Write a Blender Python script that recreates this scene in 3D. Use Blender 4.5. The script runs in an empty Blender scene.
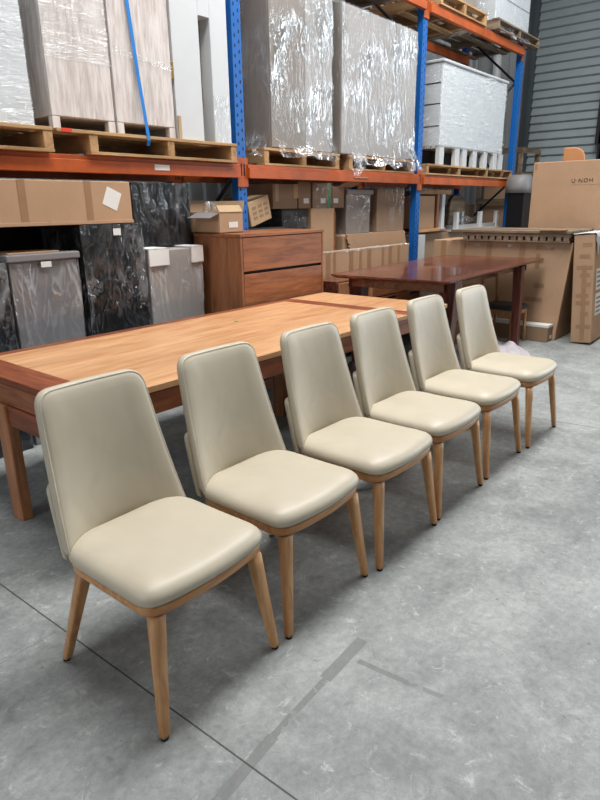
import bpy, bmesh, math, random
from mathutils import Vector, Matrix, Euler, noise
random.seed(7)
S = bpy.context.scene
COL = S.collection
PI = math.pi

# ------------------------------------------------------------------ materials
def s2l(c):
    return tuple(((v/255)/12.92 if v/255 <= .04045 else ((v/255+.055)/1.055)**2.4) for v in c) + (1.0,)

class NT:
    """small helper around a node tree"""
    def __init__(self, name):
        self.m = bpy.data.materials.new(name); self.m.use_nodes = True
        self.t = self.m.node_tree; self.t.nodes.clear()
        self.out = self.n('ShaderNodeOutputMaterial')
        self.co = self.n('ShaderNodeTexCoord')
    def n(self, typ, **kw):
        x = self.t.nodes.new(typ)
        for k, v in kw.items(): setattr(x, k, v)
        return x
    def l(self, a, b): self.t.links.new(a, b)
    def put(self, sock, v):
        if isinstance(v, bpy.types.NodeSocket): self.l(v, sock)
        else: sock.default_value = v
    def math(self, op, a, b=0.0, c=None, clamp=False):
        x = self.n('ShaderNodeMath', operation=op); x.use_clamp = clamp
        self.put(x.inputs[0], a); self.put(x.inputs[1], b)
        if c is not None: self.put(x.inputs[2], c)
        return x.outputs[0]
    def mapping(self, scale=(1,1,1), rot=(0,0,0), loc=(0,0,0), src=None):
        x = self.n('ShaderNodeMapping')
        self.l(src or self.co.outputs['Object'], x.inputs['Vector'])
        x.inputs['Scale'].default_value = scale; x.inputs['Rotation'].default_value = rot
        x.inputs['Location'].default_value = loc
        return x.outputs[0]
    def noise(self, scale=5, detail=4, rough=.55, dist=0, vec=None):
        x = self.n('ShaderNodeTexNoise')
        x.inputs['Scale'].default_value = scale; x.inputs['Detail'].default_value = detail
        x.inputs['Roughness'].default_value = rough; x.inputs['Distortion'].default_value = dist
        self.l(vec if vec is not None else self.co.outputs['Object'], x.inputs['Vector'])
        return x.outputs['Fac']
    def ramp(self, fac, stops):
        x = self.n('ShaderNodeValToRGB'); e = x.color_ramp.elements
        while len(e) < len(stops): e.new(.5)
        for k, (p, c) in enumerate(stops):
            e[k].position = p; e[k].color = c if len(c) == 4 else tuple(c)+(1,)
        self.l(fac, x.inputs['Fac']); return x.outputs['Color']
    def mix(self, fac, a, b):
        x = self.n('ShaderNodeMix', data_type='RGBA')
        self.put(x.inputs[0], fac); self.put(x.inputs[6], a); self.put(x.inputs[7], b)
        return x.outputs[2]
    def bump(self, h, strength=.2, dist=.01, normal=None):
        x = self.n('ShaderNodeBump'); x.inputs['Strength'].default_value = strength
        x.inputs['Distance'].default_value = dist; self.l(h, x.inputs['Height'])
        if normal is not None: self.l(normal, x.inputs['Normal'])
        return x.outputs['Normal']
    def bsdf(self, col, rough=.5, normal=None, spec=.5, metal=0, coat=0, link=True):
        x = self.n('ShaderNodeBsdfPrincipled')
        self.put(x.inputs['Base Color'], col); self.put(x.inputs['Roughness'], rough)
        x.inputs['Specular IOR Level'].default_value = spec; x.inputs['Metallic'].default_value = metal
        x.inputs['Coat Weight'].default_value = coat
        if normal is not None: self.l(normal, x.inputs['Normal'])
        if link: self.l(x.outputs[0], self.out.inputs['Surface'])
        return x.outputs[0]

def scale_c(c, k): return (c[0]*k, c[1]*k, c[2]*k, 1)

def mat_plain(name, rgb, rough=.5, var=.1, nscale=6, bump=.05, spec=.4, metal=0):
    g = NT(name); c = s2l(rgb)
    f = g.noise(nscale, 5)
    col = g.ramp(f, [(.25, scale_c(c, 1-var)), (.75, scale_c(c, 1+var))])
    g.bsdf(col, rough, g.bump(g.noise(nscale*8, 3), bump, .004), spec, metal)
    return g.m

def mat_wood(name, light, dark, axis='x', grain=30, rough=.4, spec=.4, plank=0, plankvar=.18, coat=0, stretch=34):
    """grain runs along the given local axis; plank>0 adds joined boards of that width across"""
    g = NT(name)
    sc = {'x': (1/stretch*4, 1, 1), 'y': (1, 1/stretch*4, 1), 'z': (1, 1, 1/stretch*4)}[axis]
    v = g.mapping(sc)
    a = g.noise(grain, 6, .6, .6, v); b = g.noise(grain*.22, 3, .5, .8, v)
    f = g.math('ADD', g.math('MULTIPLY', a, .68), g.math('MULTIPLY', b, .38))
    col = g.ramp(f, [(.40, s2l(dark)), (.62, s2l(light))])
    if plank:
        sep = g.n('ShaderNodeSeparateXYZ'); g.l(g.co.outputs['Object'], sep.inputs[0])
        ac = sep.outputs[{'x': 1, 'y': 0, 'z': 0}[axis]]
        idx = g.math('FLOOR', g.math('DIVIDE', ac, plank))
        wn = g.n('ShaderNodeTexWhiteNoise', noise_dimensions='1D'); g.l(idx, wn.inputs['W'])
        k = g.math('ADD', g.math('MULTIPLY', wn.outputs['Value'], plankvar*2), 1-plankvar)
        hs = g.n('ShaderNodeHueSaturation'); g.l(k, hs.inputs['Value']); g.l(col, hs.inputs['Color'])
        col = hs.outputs[0]
    g.bsdf(col, rough, g.bump(a, .08, .003), spec, 0, coat)
    return g.m

def mat_leather():
    g = NT('cream_leather'); c = s2l((193, 183, 163))
    f = g.noise(3.5, 4, .5, .4)
    col = g.ramp(f, [(.3, scale_c(c, .93)), (.7, scale_c(c, 1.04))])
    v = g.n('ShaderNodeTexVoronoi', feature='DISTANCE_TO_EDGE'); v.inputs['Scale'].default_value = 260
    g.l(g.co.outputs['Object'], v.inputs['Vector'])
    n1 = g.bump(v.outputs['Distance'], .06, .002)
    wr = g.noise(4, 2, .4, .5, g.mapping((1.3, 1, .7), (0, .5, 0)))
    n2 = g.bump(wr, .22, .05, n1)
    g.bsdf(col, .42, n2, .45)
    return g.m

def mat_cardboard(name, rgb=(170, 136, 104), var=.1):
    g = NT(name); c = s2l(rgb)
    f = g.noise(2.2, 5, .6)
    col = g.ramp(f, [(.3, scale_c(c, 1-var)), (.7, scale_c(c, 1+var*.6))])
    scuff = g.noise(11, 6, .7)
    col = g.mix(g.ramp(scuff, [(.6, (0,0,0)), (.78, (.5,.5,.5))]), col, scale_c(c, .62))
    g.bsdf(col, .75, g.bump(g.noise(3, 3), .25, .02), .2)
    return g.m

def mat_film(name, tint=(1,1,1), density=.35, whites=.5, scale=7, rot=(0,.5,.3), stretch=(1,1,.2), rough=.12):
    """clear stretch film: mostly see-through, with reflected streaks painted pale along the creases"""
    g = NT(name)
    v = g.mapping(stretch, rot)
    n1 = g.noise(scale, 2.5, .5, 1.0, v)
    ridge = g.math('SUBTRACT', 1.0, g.math('MULTIPLY', g.math('ABSOLUTE', g.math('SUBTRACT', n1, .5)), 17.0), clamp=True)
    n2 = g.noise(scale*2.4, 2, .5, 1.6, g.mapping(stretch, (rot[0]+.6, rot[1]-.7, rot[2])))
    ridge2 = g.math('SUBTRACT', 1.0, g.math('MULTIPLY', g.math('ABSOLUTE', g.math('SUBTRACT', n2, .5)), 20.0), clamp=True)
    patch = g.noise(2.2, 3, .5)
    pm = g.ramp(patch, [(.45, (0,0,0)), (.66, (1,1,1))])
    cr = g.math('MULTIPLY', g.math('MAXIMUM', g.math('POWER', ridge, 2.0), g.math('MULTIPLY', ridge2, .7)), g.math('ADD', g.math('MULTIPLY', pm, .8), .12), clamp=True)
    hgt = g.math('ADD', n1, g.math('MULTIPLY', n2, .5))
    nrm = g.bump(hgt, .9, .05)
    tr = g.n('ShaderNodeBsdfTransparent'); tr.inputs['Color'].default_value = (.97, .975, .98, 1)
    gl = g.n('ShaderNodeBsdfGlossy'); gl.inputs['Roughness'].default_value = rough; g.l(nrm, gl.inputs['Normal'])
    gl.inputs['Color'].default_value = (1, 1, 1, 1)
    gfac = g.math('ADD', .035, g.math('MULTIPLY', pm, density*.3), clamp=True)
    df = g.n('ShaderNodeBsdfDiffuse'); df.inputs['Color'].default_value = tuple(tint)+(1,)  # pale diffuse tint stands in for light caught on the creases
    m1 = g.n('ShaderNodeMixShader'); g.l(gfac, m1.inputs[0])
    g.l(tr.outputs[0], m1.inputs[1]); g.l(gl.outputs[0], m1.inputs[2])
    m2 = g.n('ShaderNodeMixShader'); g.put(m2.inputs[0], g.math('MULTIPLY', cr, whites, clamp=True))
    g.l(m1.outputs[0], m2.inputs[1]); g.l(df.outputs[0], m2.inputs[2])
    g.l(m2.outputs[0], g.out.inputs['Surface'])
    return g.m

def mat_floor():
    g = NT('worn_concrete')
    P = g.co.outputs['Object']
    big = g.noise(.7, 4, .55, .3); mid = g.noise(3.5, 6, .62, .8); fine = g.noise(30, 4, .75)
    sw = g.noise(15, 4, .6, 1.3)
    f = g.math('ADD', g.math('ADD', g.math('MULTIPLY', big, .32), g.math('MULTIPLY', mid, .38)), g.math('MULTIPLY', fine, .30))
    col = g.ramp(f, [(.40, (.185,.199,.196)), (.52, (.290,.305,.300)), (.63, (.390,.408,.400))])
    fk = g.noise(13, 7, .82, .6)
    col = g.mix(g.ramp(fk, [(.57, (0,0,0)), (.66, (.6,.6,.6))]), col, (.56,.575,.565,1))
    col = g.mix(g.ramp(fk, [(.32, (.6,.6,.6)), (.43, (0,0,0))]), col, (.13,.14,.14,1))
    # pale trowel scratches and cement bloom
    rid = g.math('SUBTRACT', 1.0, g.math('MULTIPLY', g.math('ABSOLUTE', g.math('SUBTRACT', sw, .5)), 26.0), clamp=True)
    rid = g.math('MULTIPLY', rid, g.math('MULTIPLY', g.math('SUBTRACT', mid, .42), 5.0, clamp=True), clamp=True)
    col = g.mix(g.math('MULTIPLY', rid, .24), col, (.52,.54,.535,1))
    # dark pock marks
    pk = g.n('ShaderNodeTexVoronoi'); pk.inputs['Scale'].default_value = 7; pk.inputs['Randomness'].default_value = 1
    g.l(P, pk.inputs['Vector'])
    pock = g.math('MULTIPLY', g.math('LESS_THAN', pk.outputs['Distance'], .055), g.math('GREATER_THAN', fine, .5))
    col = g.mix(g.math('MULTIPLY', pock, .55), col, (.10,.10,.10,1))
    sep = g.n('ShaderNodeSeparateXYZ'); g.l(P, sep.inputs[0])
    X, Y = sep.outputs[0], sep.outputs[1]
    def seg(a, b, w, soft=.3, fade=0.0, jit=.012):
        ax, ay = a; bx, by = b; L = math.hypot(bx-ax, by-ay); ux, uy = (bx-ax)/L, (by-ay)/L
        dx, dy = g.math('SUBTRACT', X, ax), g.math('SUBTRACT', Y, ay)
        t = g.math('ADD', g.math('MULTIPLY', dx, ux), g.math('MULTIPLY', dy, uy))
        n = g.math('SUBTRACT', g.math('MULTIPLY', dx, -uy), g.math('MULTIPLY', dy, -ux))
        n = g.math('ADD', n, g.math('MULTIPLY', g.math('SUBTRACT', mid, .5), jit))
        m = g.math('LESS_THAN', g.math('ABSOLUTE', n), w)
        m = g.math('MULTIPLY', m, g.math('GREATER_THAN', t, 0.0)); m = g.math('MULTIPLY', m, g.math('LESS_THAN', t, L))
        if fade:
            m = g.math('MULTIPLY', m, g.math('GREATER_THAN', g.math('ADD', fine, g.math('MULTIPLY', mid, .6)), fade))
        return m
    # old tape residue on the floor
    for a, b, w, fd, k in (((.74,.965),(1.02,1.0),.018,.62,.65), ((1.02,1.0),(1.30,1.02),.012,.74,.7), ((1.30,1.022),(1.54,1.035),.022,0,.68),
                           ((1.44,.985),(1.46,.80),.011,.0,.65), ((1.46,.80),(1.49,.62),.010,.76,.6), ((1.49,.62),(1.52,.40),.008,.9,.5)):
        col = g.mix(g.math('MULTIPLY', seg(a, b, w, fade=fd), k), col, (.155,.155,.155,1))
    # saw-cut joints
    j1 = seg((.815, 3.4), (.93, .2), .0030, jit=.004); j2 = seg((.845, 1.955), (-3, 1.80), .0016, jit=.006)
    j = g.math('MAXIMUM', j1, g.math('MULTIPLY', j2, .5))
    j3 = seg((4.1, 3.4), (4.9, -3.5), .0030, jit=.004)
    j = g.math('MAXIMUM', j, j3)
    col = g.mix(g.math('MULTIPLY', j, .85), col, (.03,.03,.03,1))
    edge = seg((.833, 3.4), (.948, .2), .006, fade=.95, jit=.01)
    col = g.mix(g.math('MULTIPLY', edge, .5), col, (.55,.55,.53,1))
    nr = g.bump(g.math('ADD', mid, g.math('MULTIPLY', fine, .4)), .15, .01)
    rough = g.math('ADD', .42, g.math('MULTIPLY', mid, .3))
    g.bsdf(col, rough, nr, .35)
    return g.m

M = {}
M['floor'] = mat_floor()
M['leather'] = mat_leather()
M['seam'] = mat_plain('seam_leather', (176, 166, 144), .6)
M['oak'] = mat_wood('pale_oak', (210, 162, 112), (176, 122, 78), 'z', 34, .42)
M['oak_ring'] = mat_wood('pale_oak_frame', (208, 160, 110), (176, 122, 78), 'x', 34, .42)
M['black_pad'] = mat_plain('black_felt', (38, 36, 36), .9)
M['top_oak'] = mat_wood('honey_timber_top', (214, 166, 122), (186, 132, 90), 'x', 26, .36, .4, .135, .07)
M['redgum_y'] = mat_wood('reddish_timber_cross', (150, 84, 54), (108, 54, 34), 'y', 26, .38)
M['redgum_x'] = mat_wood('reddish_timber_long', (150, 88, 56), (104, 56, 36), 'x', 26, .38)
M['redgum_z'] = mat_wood('brown_timber_leg', (184, 126, 86), (138, 88, 56), 'z', 26, .4)
M['rail_y'] = mat_wood('lighter_timber_rail', (164, 104, 68), (122, 70, 44), 'y', 26, .4)
M['walnut_x'] = mat_wood('dark_red_walnut_top', (122, 68, 52), (70, 36, 28), 'x', 20, .22, .5, .16, .3, .3)
M['walnut_z'] = mat_wood('dark_red_walnut_leg', (108, 58, 44), (66, 32, 26), 'z', 24, .35)
M['jarrah_x'] = mat_wood('chest_timber_front', (160, 102, 64), (120, 72, 43), 'x', 30, .38)
M['jarrah_z'] = mat_wood('chest_timber_side', (154, 102, 68), (118, 75, 47), 'z', 30, .4)
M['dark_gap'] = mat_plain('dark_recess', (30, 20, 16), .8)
M['pine_x'] = mat_wood('pallet_pine_long', (196, 162, 120), (142, 108, 74), 'x', 14, .75, .2)
M['pine_y'] = mat_wood('pallet_pine_deep', (186, 150, 108), (132, 98, 66), 'y', 14, .75, .2)
M['grey_wood_x'] = mat_wood('weathered_timber_long', (150, 132, 112), (96, 82, 68), 'x', 14, .8, .15)
M['grey_wood_y'] = mat_wood('weathered_timber_deep', (146, 128, 108), (92, 78, 64), 'y', 14, .8, .15)
M['blue'] = mat_plain('rack_blue_paint', (14, 94, 172), .42, .1, 4)
M['hole'] = mat_plain('rack_slot_dark', (8, 18, 34), .8)
M['orange'] = mat_plain('rack_orange_paint', (176, 82, 28), .45, .3, 5, .1)
M['steel'] = mat_plain('galvanised_steel', (140, 142, 146), .4, .1, 8, .05, .5, .6)
M['card'] = mat_cardboard('brown_cardboard', (180, 147, 118))
M['card_dark'] = mat_cardboard('dull_cardboard', (154, 128, 103), .14)
M['card_pale'] = mat_cardboard('pale_cardboard', (186, 158, 124), .1)
M['tape'] = mat_plain('brown_packing_tape', (156, 122, 92), .3, .1, 9)
M['label'] = mat_plain('white_paper_label', (226, 226, 222), .6, .03)
M['ink'] = mat_plain('black_ink', (40, 36, 36), .7)
M['white_lac'] = mat_plain('white_lacquer', (200, 203, 205), .4, .03)
M['white_wrap'] = mat_plain('white_foam_wrap', (206, 211, 214), .45, .06, 10, .35)
M['white_foam'] = mat_plain('white_foam_flap', (232, 232, 230), .7, .03)
M['washed_oak'] = mat_wood('whitewashed_oak', (216, 209, 205), (180, 169, 163), 'z', 42, .5, .3)
M['greige'] = mat_plain('greige_carcass', (138, 129, 121), .5, .06, 4)
M['greige2'] = mat_plain('light_grey_carcass', (164, 160, 157), .5, .05, 4)
M['grey_item'] = mat_plain('grey_carcass', (128, 126, 128), .5, .06, 4)
M['slate'] = mat_plain('slate_grey_wrap', (30, 33, 40), .4, .15, 7, .4)
M['black_wrap'] = mat_plain('black_wrapped_board', (15, 16, 19), .5, .2, 9, .3, .25)
M['shutter'] = mat_plain('grey_shutter_steel', (152, 162, 166), .45, .05, 3, .05, .4)
M['clad'] = mat_plain('grey_wall_cladding', (160, 163, 165), .55, .05, 3)
M['jamb'] = mat_plain('dark_grey_steel', (72, 80, 86), .5, .06)
M['black_steel'] = mat_plain('black_steel', (26, 28, 32), .5, .1)
M['pvc'] = mat_plain('white_plastic', (222, 224, 224), .4, .02)
M['strap'] = mat_plain('blue_strap', (22, 120, 200), .5, .1)
M['brass'] = mat_plain('brass', (150, 122, 70), .35, .1, 9, .05, .5, .8)
M['tan'] = mat_plain('tan_leather', (196, 138, 92), .45, .06)
M['black_leather'] = mat_plain('charcoal_seat_fabric', (62, 62, 68), .55, .1, 10, .1)
M['blanket'] = mat_plain('pale_lilac_blanket', (182, 176, 180), .95, .1, 12, .3, .1)
M['blanket_dark'] = mat_plain('mauve_grey_blanket', (128, 114, 122), .95, .14, 12, .3, .1)
M['red_paint'] = mat_plain('red_paint', (214, 62, 40), .6)
M['green_tape'] = mat_plain('green_tape', (52, 148, 96), .5)
M['film'] = mat_film('clear_stretch_film', (.85,.87,.9), .2, .75, 4, (0,.6,.2), (1,1,.3), .1)
M['film_shiny'] = mat_film('shiny_stretch_film', (.75,.84,.92), 1.0, .55, 5, (0,.6,.25), (1,1,.3), .06)
M['film_tight'] = mat_film('tight_stretch_film', (.92,.94,.95), .2, .9, 7, (0,.25,0), (.22,1,1.9), .12)
M['film_dark'] = mat_film('film_over_black_board', (.55,.57,.6), .1, .5, 5, (0,.9,.3), (1,1,.4), .1)
M['film_loose'] = mat_film('loose_film_skirt', (.88,.9,.92), .6, .8, 6, (.4,.3,.2), (1,1,.6), .12)

# ------------------------------------------------------------------ mesh builder
class MB:
    def __init__(self): self.v = []; self.f = []; self.m = []; self.sm = []
    def add(self, vs, fs, m=0, smooth=False):
        o = len(self.v); self.v += [tuple(p) for p in vs]
        for f in fs: self.f.append([o+i for i in f]); self.m.append(m); self.sm.append(smooth)
        return self
    def box(self, x0, x1, y0, y1, z0, z1, m=0, R=None):
        vs = [Vector((x, y, z)) for z in (z0, z1) for x, y in ((x0,y0),(x1,y0),(x1,y1),(x0,y1))]
        if R is not None: vs = [R @ p for p in vs]
        return self.add(vs, [(3,2,1,0),(4,5,6,7),(0,1,5,4),(1,2,6,5),(2,3,7,6),(3,0,4,7)], m)
    def loft(self, rings, m=0, smooth=True, cap=True):
        n = len(rings[0]); vs = [p for r in rings for p in r]; fs = []
        for k in range(len(rings)-1):
            for i in range(n):
                j = (i+1) % n; fs.append((k*n+i, k*n+j, (k+1)*n+j, (k+1)*n+i))
        if cap: fs.append(tuple(range(n-1,-1,-1))); fs.append(tuple((len(rings)-1)*n+i for i in range(n)))
        return self.add(vs, fs, m, smooth)
    def tube(self, pts, r, n=10, m=0):
        rings = []; pts = [Vector(p) for p in pts]
        for i, p in enumerate(pts):
            t = (pts[min(i+1, len(pts)-1)] - pts[max(i-1, 0)]).normalized()
            a = t.orthogonal().normalized() if abs(t.z) > .9 else t.cross(Vector((0,0,1))).normalized()
            b = t.cross(a); rr = r[i] if isinstance(r, (list, tuple)) else r
            rings.append([p + (a*math.cos(2*PI*k/n) + b*math.sin(2*PI*k/n))*rr for k in range(n)])
        return self.loft(rings, m)
    def build(self, name, mats, parent=None, bevel=0, seg=2, sub=0, kind=None, loc=None, rot=None):
        me = bpy.data.meshes.new(name); me.from_pydata(self.v, [], self.f)
        if not isinstance(mats, (list, tuple)): mats = [mats]
        for mm in mats: me.materials.append(mm)
        for p, k, s in zip(me.polygons, self.m, self.sm): p.material_index = k; p.use_smooth = s
        bm = bmesh.new(); bm.from_mesh(me); bmesh.ops.recalc_face_normals(bm, faces=bm.faces); bm.to_mesh(me); bm.free()
        o = bpy.data.objects.new(name, me); COL.objects.link(o)
        if parent: o.parent = parent
        if loc: o.location = loc
        if rot: o.rotation_euler = rot
        if bevel:
            b = o.modifiers.new('bevel', 'BEVEL'); b.width = bevel; b.segments = seg; b.limit_method = 'ANGLE'
        if sub:
            s = o.modifiers.new('sub', 'SUBSURF'); s.levels = sub; s.render_levels = sub
        if kind: o['kind'] = kind
        return o

def thing(name, label, cat, loc=(0,0,0), rot=0, group=None):
    o = bpy.data.objects.new(name, None); o.empty_display_size = .1; COL.objects.link(o)
    o.location = loc; o.rotation_euler = rot if isinstance(rot, tuple) else (0, 0, rot)
    o['label'] = label; o['category'] = cat
    if group: o['group'] = group
    return o
def tag(o, label, cat, group=None, kind=None):
    o['label'] = label; o['category'] = cat
    if group: o['group'] = group
    if kind: o['kind'] = kind
    return o
def bx(name, mat, parent, x0, x1, y0, y1, z0, z1, bevel=.003, kind=None):
    return MB().box(x0, x1, y0, y1, z0, z1).build(name, mat, parent, bevel, kind=kind)

def rounded(w0, w1, h, r, n=8, bow=0):
    """rounded trapezoid outline, half-widths w0 (bottom) / w1 (top), height h, corner radii r=(bl,br,tr,tl)"""
    P = [Vector((-w0, 0)), Vector((w0, 0)), Vector((w1, h)), Vector((-w1, h))]
    out = []
    for i in range(4):
        p, a, b = P[i], P[i-1], P[(i+1) % 4]
        da, db = (a-p).normalized(), (b-p).normalized()
        A, B = p+da*r[i], p+db*r[i]
        for k in range(n+1):
            t = k/n; out.append(((1-t)**2)*A + 2*t*(1-t)*p + t*t*B)
    # densify edges
    res = []
    for i, p in enumerate(out):
        q = out[(i+1) % len(out)]; res.append(p); L = (q-p).length; s = int(L/.04)
        for k in range(1, s+1): res.append(p + (q-p)*k/(s+1))
    return res

def film_sheet(x0, x1, y0, y1, z0, z1, mat, parent, amp=.008, n=14, open_bottom=True, skirt=0, faces='fblrt', name='stretch_wrap', seed=0):
    """wrinkled film around a box (local coordinates of the parent)"""
    b = MB(); off = Vector((seed*3.1, seed*1.7, seed*2.3))
    def patch(o, u, v, nrm, nu, nv, flare=False):
        vs = []; fs = []
        for j in range(nv+1):
            for i in range(nu+1):
                p = o + u*(i/nu) + v*(j/nv)
                d = (noise.noise((p+off)*4.5)*.7 + noise.noise((p+off)*12)*.4)*amp + amp*.6
                if flare and skirt:
                    t = max(0, 1-(j/nv)/.16); d += skirt*t*t*(.75+.5*noise.noise((p+off)*6))
                    p = p + Vector((0, 0, -.05*t*(1+noise.noise((p+off)*5))))
                vs.append(p + nrm*d)
        for j in range(nv):
            for i in range(nu):
                a = j*(nu+1)+i; fs.append((a, a+1, a+nu+2, a+nu+1))
        b.add(vs, fs, 0, True)
    W, D, H = x1-x0, y1-y0, z1-z0
    X, Y, Z = Vector((1,0,0)), Vector((0,1,0)), Vector((0,0,1))
    e = .002
    nw = max(4, int(n*W)); nd = max(4, int(n*D)); nh = max(6, int(n*H))
    if 'f' in faces: patch(Vector((x0-e, y0-e, z0)), X*(W+2*e), Z*H, -Y, nw, nh, True)
    if 'l' in faces: patch(Vector((x0-e, y1, z0)), -Y*D, Z*H, -X, nd, nh, True)
    if 'r' in faces: patch(Vector((x1+e, y0, z0)), Y*D, Z*H, X, nd, nh, True)
    if 't' in faces: patch(Vector((x0, y0, z1+e)), X*W, Y*D, Z, nw, nd)
    return b.build(name, mat, parent)

# ------------------------------------------------------------------ the setting
tmp = MB(); tmp.box(-4, 13, -5, 6.2, -.1, 0); fl = tmp.build('floor', M['floor'], kind='structure')
def ribbed(name, axis, a0, a1, base, z0, z1, mat, pitch=.2, depth=.03, sign=1):
    """vertically ribbed cladding"""
    b = MB(); prof = []; a = a0
    while a < a1:
        for t, dd in ((0,0),(.62,0),(.70,1),(.92,1)):
            if a+t*pitch <= a1: prof.append((a+t*pitch, base+sign*depth*dd))
        a += pitch
    prof.append((a1, base))
    vs = []
    for p, q in prof:
        for z in (z0, z1): vs.append((p, q, z) if axis == 'x' else (q, p, z))
    fs = [(2*i, 2*i+2, 2*i+3, 2*i+1) for i in range(len(prof)-1)]
    b.add(vs, fs)
    o = b.build(name, mat, kind='structure')
    so = o.modifiers.new('t', 'SOLIDIFY'); so.thickness = .01
    return o
ribbed('wall_back', 'x', -4, 13, 6.2, 0, 7, M['clad'], .25, .04, -1)
ribbed('wall_right', 'y', 5.12, 6.2, 13.0, 0, 7, M['clad'], .2, .03, -1)
# roller shutter: real slats, part of the building shell
b = MB(); pitch = .149; z = 0.0; prof = []
while z < 6.9:
    for t, dd in ((0,.004),(.06,.03),(.16,.05),(.3,.046),(.55,.030),(.85,.012)):
        prof.append((13.0-dd, z+t*pitch))
    z += pitch
vs = []
for q, zz in prof: vs += [(q, .8, zz), (q, 4.98, zz)]
b.add(vs, [(2*i, 2*i+1, 2*i+3, 2*i+2) for i in range(len(prof)-1)], 0, False)
o = b.build('door_1', M['shutter'], kind='structure')
so = o.modifiers.new('t', 'SOLIDIFY'); so.thickness = .004; so.offset = 0
b = MB(); b.box(12.86, 13.02, 4.98, 5.06, 0, 7); b.box(12.90, 13.02, 5.06, 5.16, 0, 7); b.build('trim_1', M['jamb'], kind='structure', bevel=.004)
b = MB(); b.box(12.72, 12.9, 3.42, 3.56, 0, 2.9); b.box(12.72, 12.9, 3.42, 3.60, 2.2, 2.9)
b.box(12.72, 12.9, 3.42, 3.66, 2.52, 3.6)
tag(b.build('machine_column', M['black_steel'], bevel=.004), 'black steel column at right edge in front of the grey roller shutter', 'column')
pp = thing('downpipe', 'white vertical downpipe on the grey cladding left of the roller shutter', 'pipe', (12.87, 5.72, 0))
MB().tube([(0,0,0),(0,0,6.9)], .085, 16).build('pipe', M['pvc'], pp)
for zz in (1.2, 3.3, 5.4): MB().box(-.1,.1,-.1,.1,zz,zz+.05).build('bracket', M['steel'], pp, .004)

# ------------------------------------------------------------------ pallet racking (bolted together: one thing)
TH = .0141
def RY(x): return 4.0 + TH*x
rack = thing('pallet_rack', 'blue and orange steel pallet racking along the back of the warehouse', 'rack')
def slots(b, x0, x1, y, z0, z1, m=1):
    z = z0+.05; k = 0
    while z < z1-.05:
        for xx in (x0+.028, x1-.028):
            zz = z + (.0 if xx < (x0+x1)/2 else .035)
            b.add([(xx-.008, y-.0008, zz), (xx+.008, y-.0008, zz), (xx+.005, y-.0008, zz+.026), (xx-.005, y-.0008, zz+.026)], [(0,1,2,3)], m)
        z += .075
posts = (.95, 3.945, 7.10, 10.18)
for x in posts:
    for back in (0, 1):
        y0 = RY(x) + (.92 if back else 0)
        b = MB(); b.box(x, x+.105, y0, y0+.08, .01, 4.6); b.box(x-.02, x+.125, y0-.02, y0+.10, 0, .01)
        slots(b, x, x+.105, y0, .1, 4.55)
        b.build('upright_post', [M['blue'], M['hole']], rack)
    b = MB()
    y0 = RY(x)+.08; y1 = RY(x)+.92; z = .3; up = True
    while z < 4.2:
        a, c = ((y0, z), (y1, z+.75)) if up else ((y1, z), (y0, z+.75))
        b.tube([(x+.05, a[0], a[1]), (x+.05, c[0], c[1])], .018, 6); z += .75; up = not up
    b.build('frame_brace', M['black_steel'], rack)
def beam(xa, xb, back, zb):
    yo = .86 if back else -.045
    ya, yb_ = RY(xa)+yo, RY(xb)+yo
    b = MB()
    def pb(dy0, dy1, z0, z1):
        vs = [(xa,ya+dy0,z0),(xb,yb_+dy0,z0),(xb,yb_+dy1,z0),(xa,ya+dy1,z0),(xa,ya+dy0,z1),(xb,yb_+dy0,z1),(xb,yb_+dy1,z1),(xa,ya+dy1,z1)]
        b.add(vs, [(3,2,1,0),(4,5,6,7),(0,1,5,4),(1,2,6,5),(2,3,7,6),(3,0,4,7)])
    pb(0, .055, zb, zb+.085); pb(.018, .055, zb+.085, zb+.115)
    bo = b.build('load_beam', M['orange'], rack, .004)
    for x, y in ((xa, ya), (xb, yb_)):
        s = 1 if x == xa else -1
        c = MB(); xx0, xx1 = (x-.052, x+.012) if s == 1 else (x-.012, x+.052)
        c.box(xx0, xx1, y+.032, y+.040, zb-.07, zb+.17)
        c.add([(x-s*.035+i, y+.031, zb+j) for i, j in ((-.008,.02),(.008,.02),(.008,.12),(-.008,.12))], [(0,1,2,3)], 1)
        c.build('beam_connector', [M['orange'], M['hole']], bo)
    return bo
for i in range(3):
    for zb in (1.755, 3.655):
        for back in (0, 1):
            bo = beam(posts[i]+.105, posts[i+1], back, zb)
            if i == 0 and zb < 2 and not back:
                MB().box(3.02, 3.16, RY(3.0)-.0475, RY(3.0)-.0445, 1.79, 1.83).build('label_plate', M['label'], bo)

# pallets ---------------------------------------------------------------
PZ = 1.872
def pallet(label, x0, x1, yf, z, depth=1.0, bear=None, deck_x0=None, h=.15, mats=('pine_x','pine_y'), group='pallets on the racking', rot=TH, nb=3):
    W = x1-x0; cx = (x0+x1)/2
    t = thing('timber_pallet', label, 'pallet', (cx, yf, z), rot, group)
    bear = bear or [0, .5, 1]
    for k in (0, .5, 1):
        y = (depth-.1)*k; bx('bottom_board', M[mats[0]], t, -W/2, W/2, y, y+.1, 0, .02, .002)
    for k in bear:
        x = -W/2 + (W-.065)*k; bx('bearer', M[mats[1]], t, x, x+.065, .005, depth-.005, .02, h-.022, .003)
    dx0 = -W/2 if deck_x0 is None else deck_x0-cx
    n = 7
    for k in range(n):
        y = (depth-.1)*k/(n-1); o = bx('deck_board', M[mats[0]], t, dx0-random.random()*.01, W/2+random.random()*.01, y, y+.1, h-.022, h, .002)
    return t
pallet('pine pallet at the left edge of the lower shelf under the white wrapped carton', 1.1, 2.2, RY(1.6)-.09, PZ)
p2 = pallet('pine pallet under the whitewashed wardrobes, red paint on its deck board end', 2.47, 3.87, RY(3)-.08, PZ, deck_x0=2.235)
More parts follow.
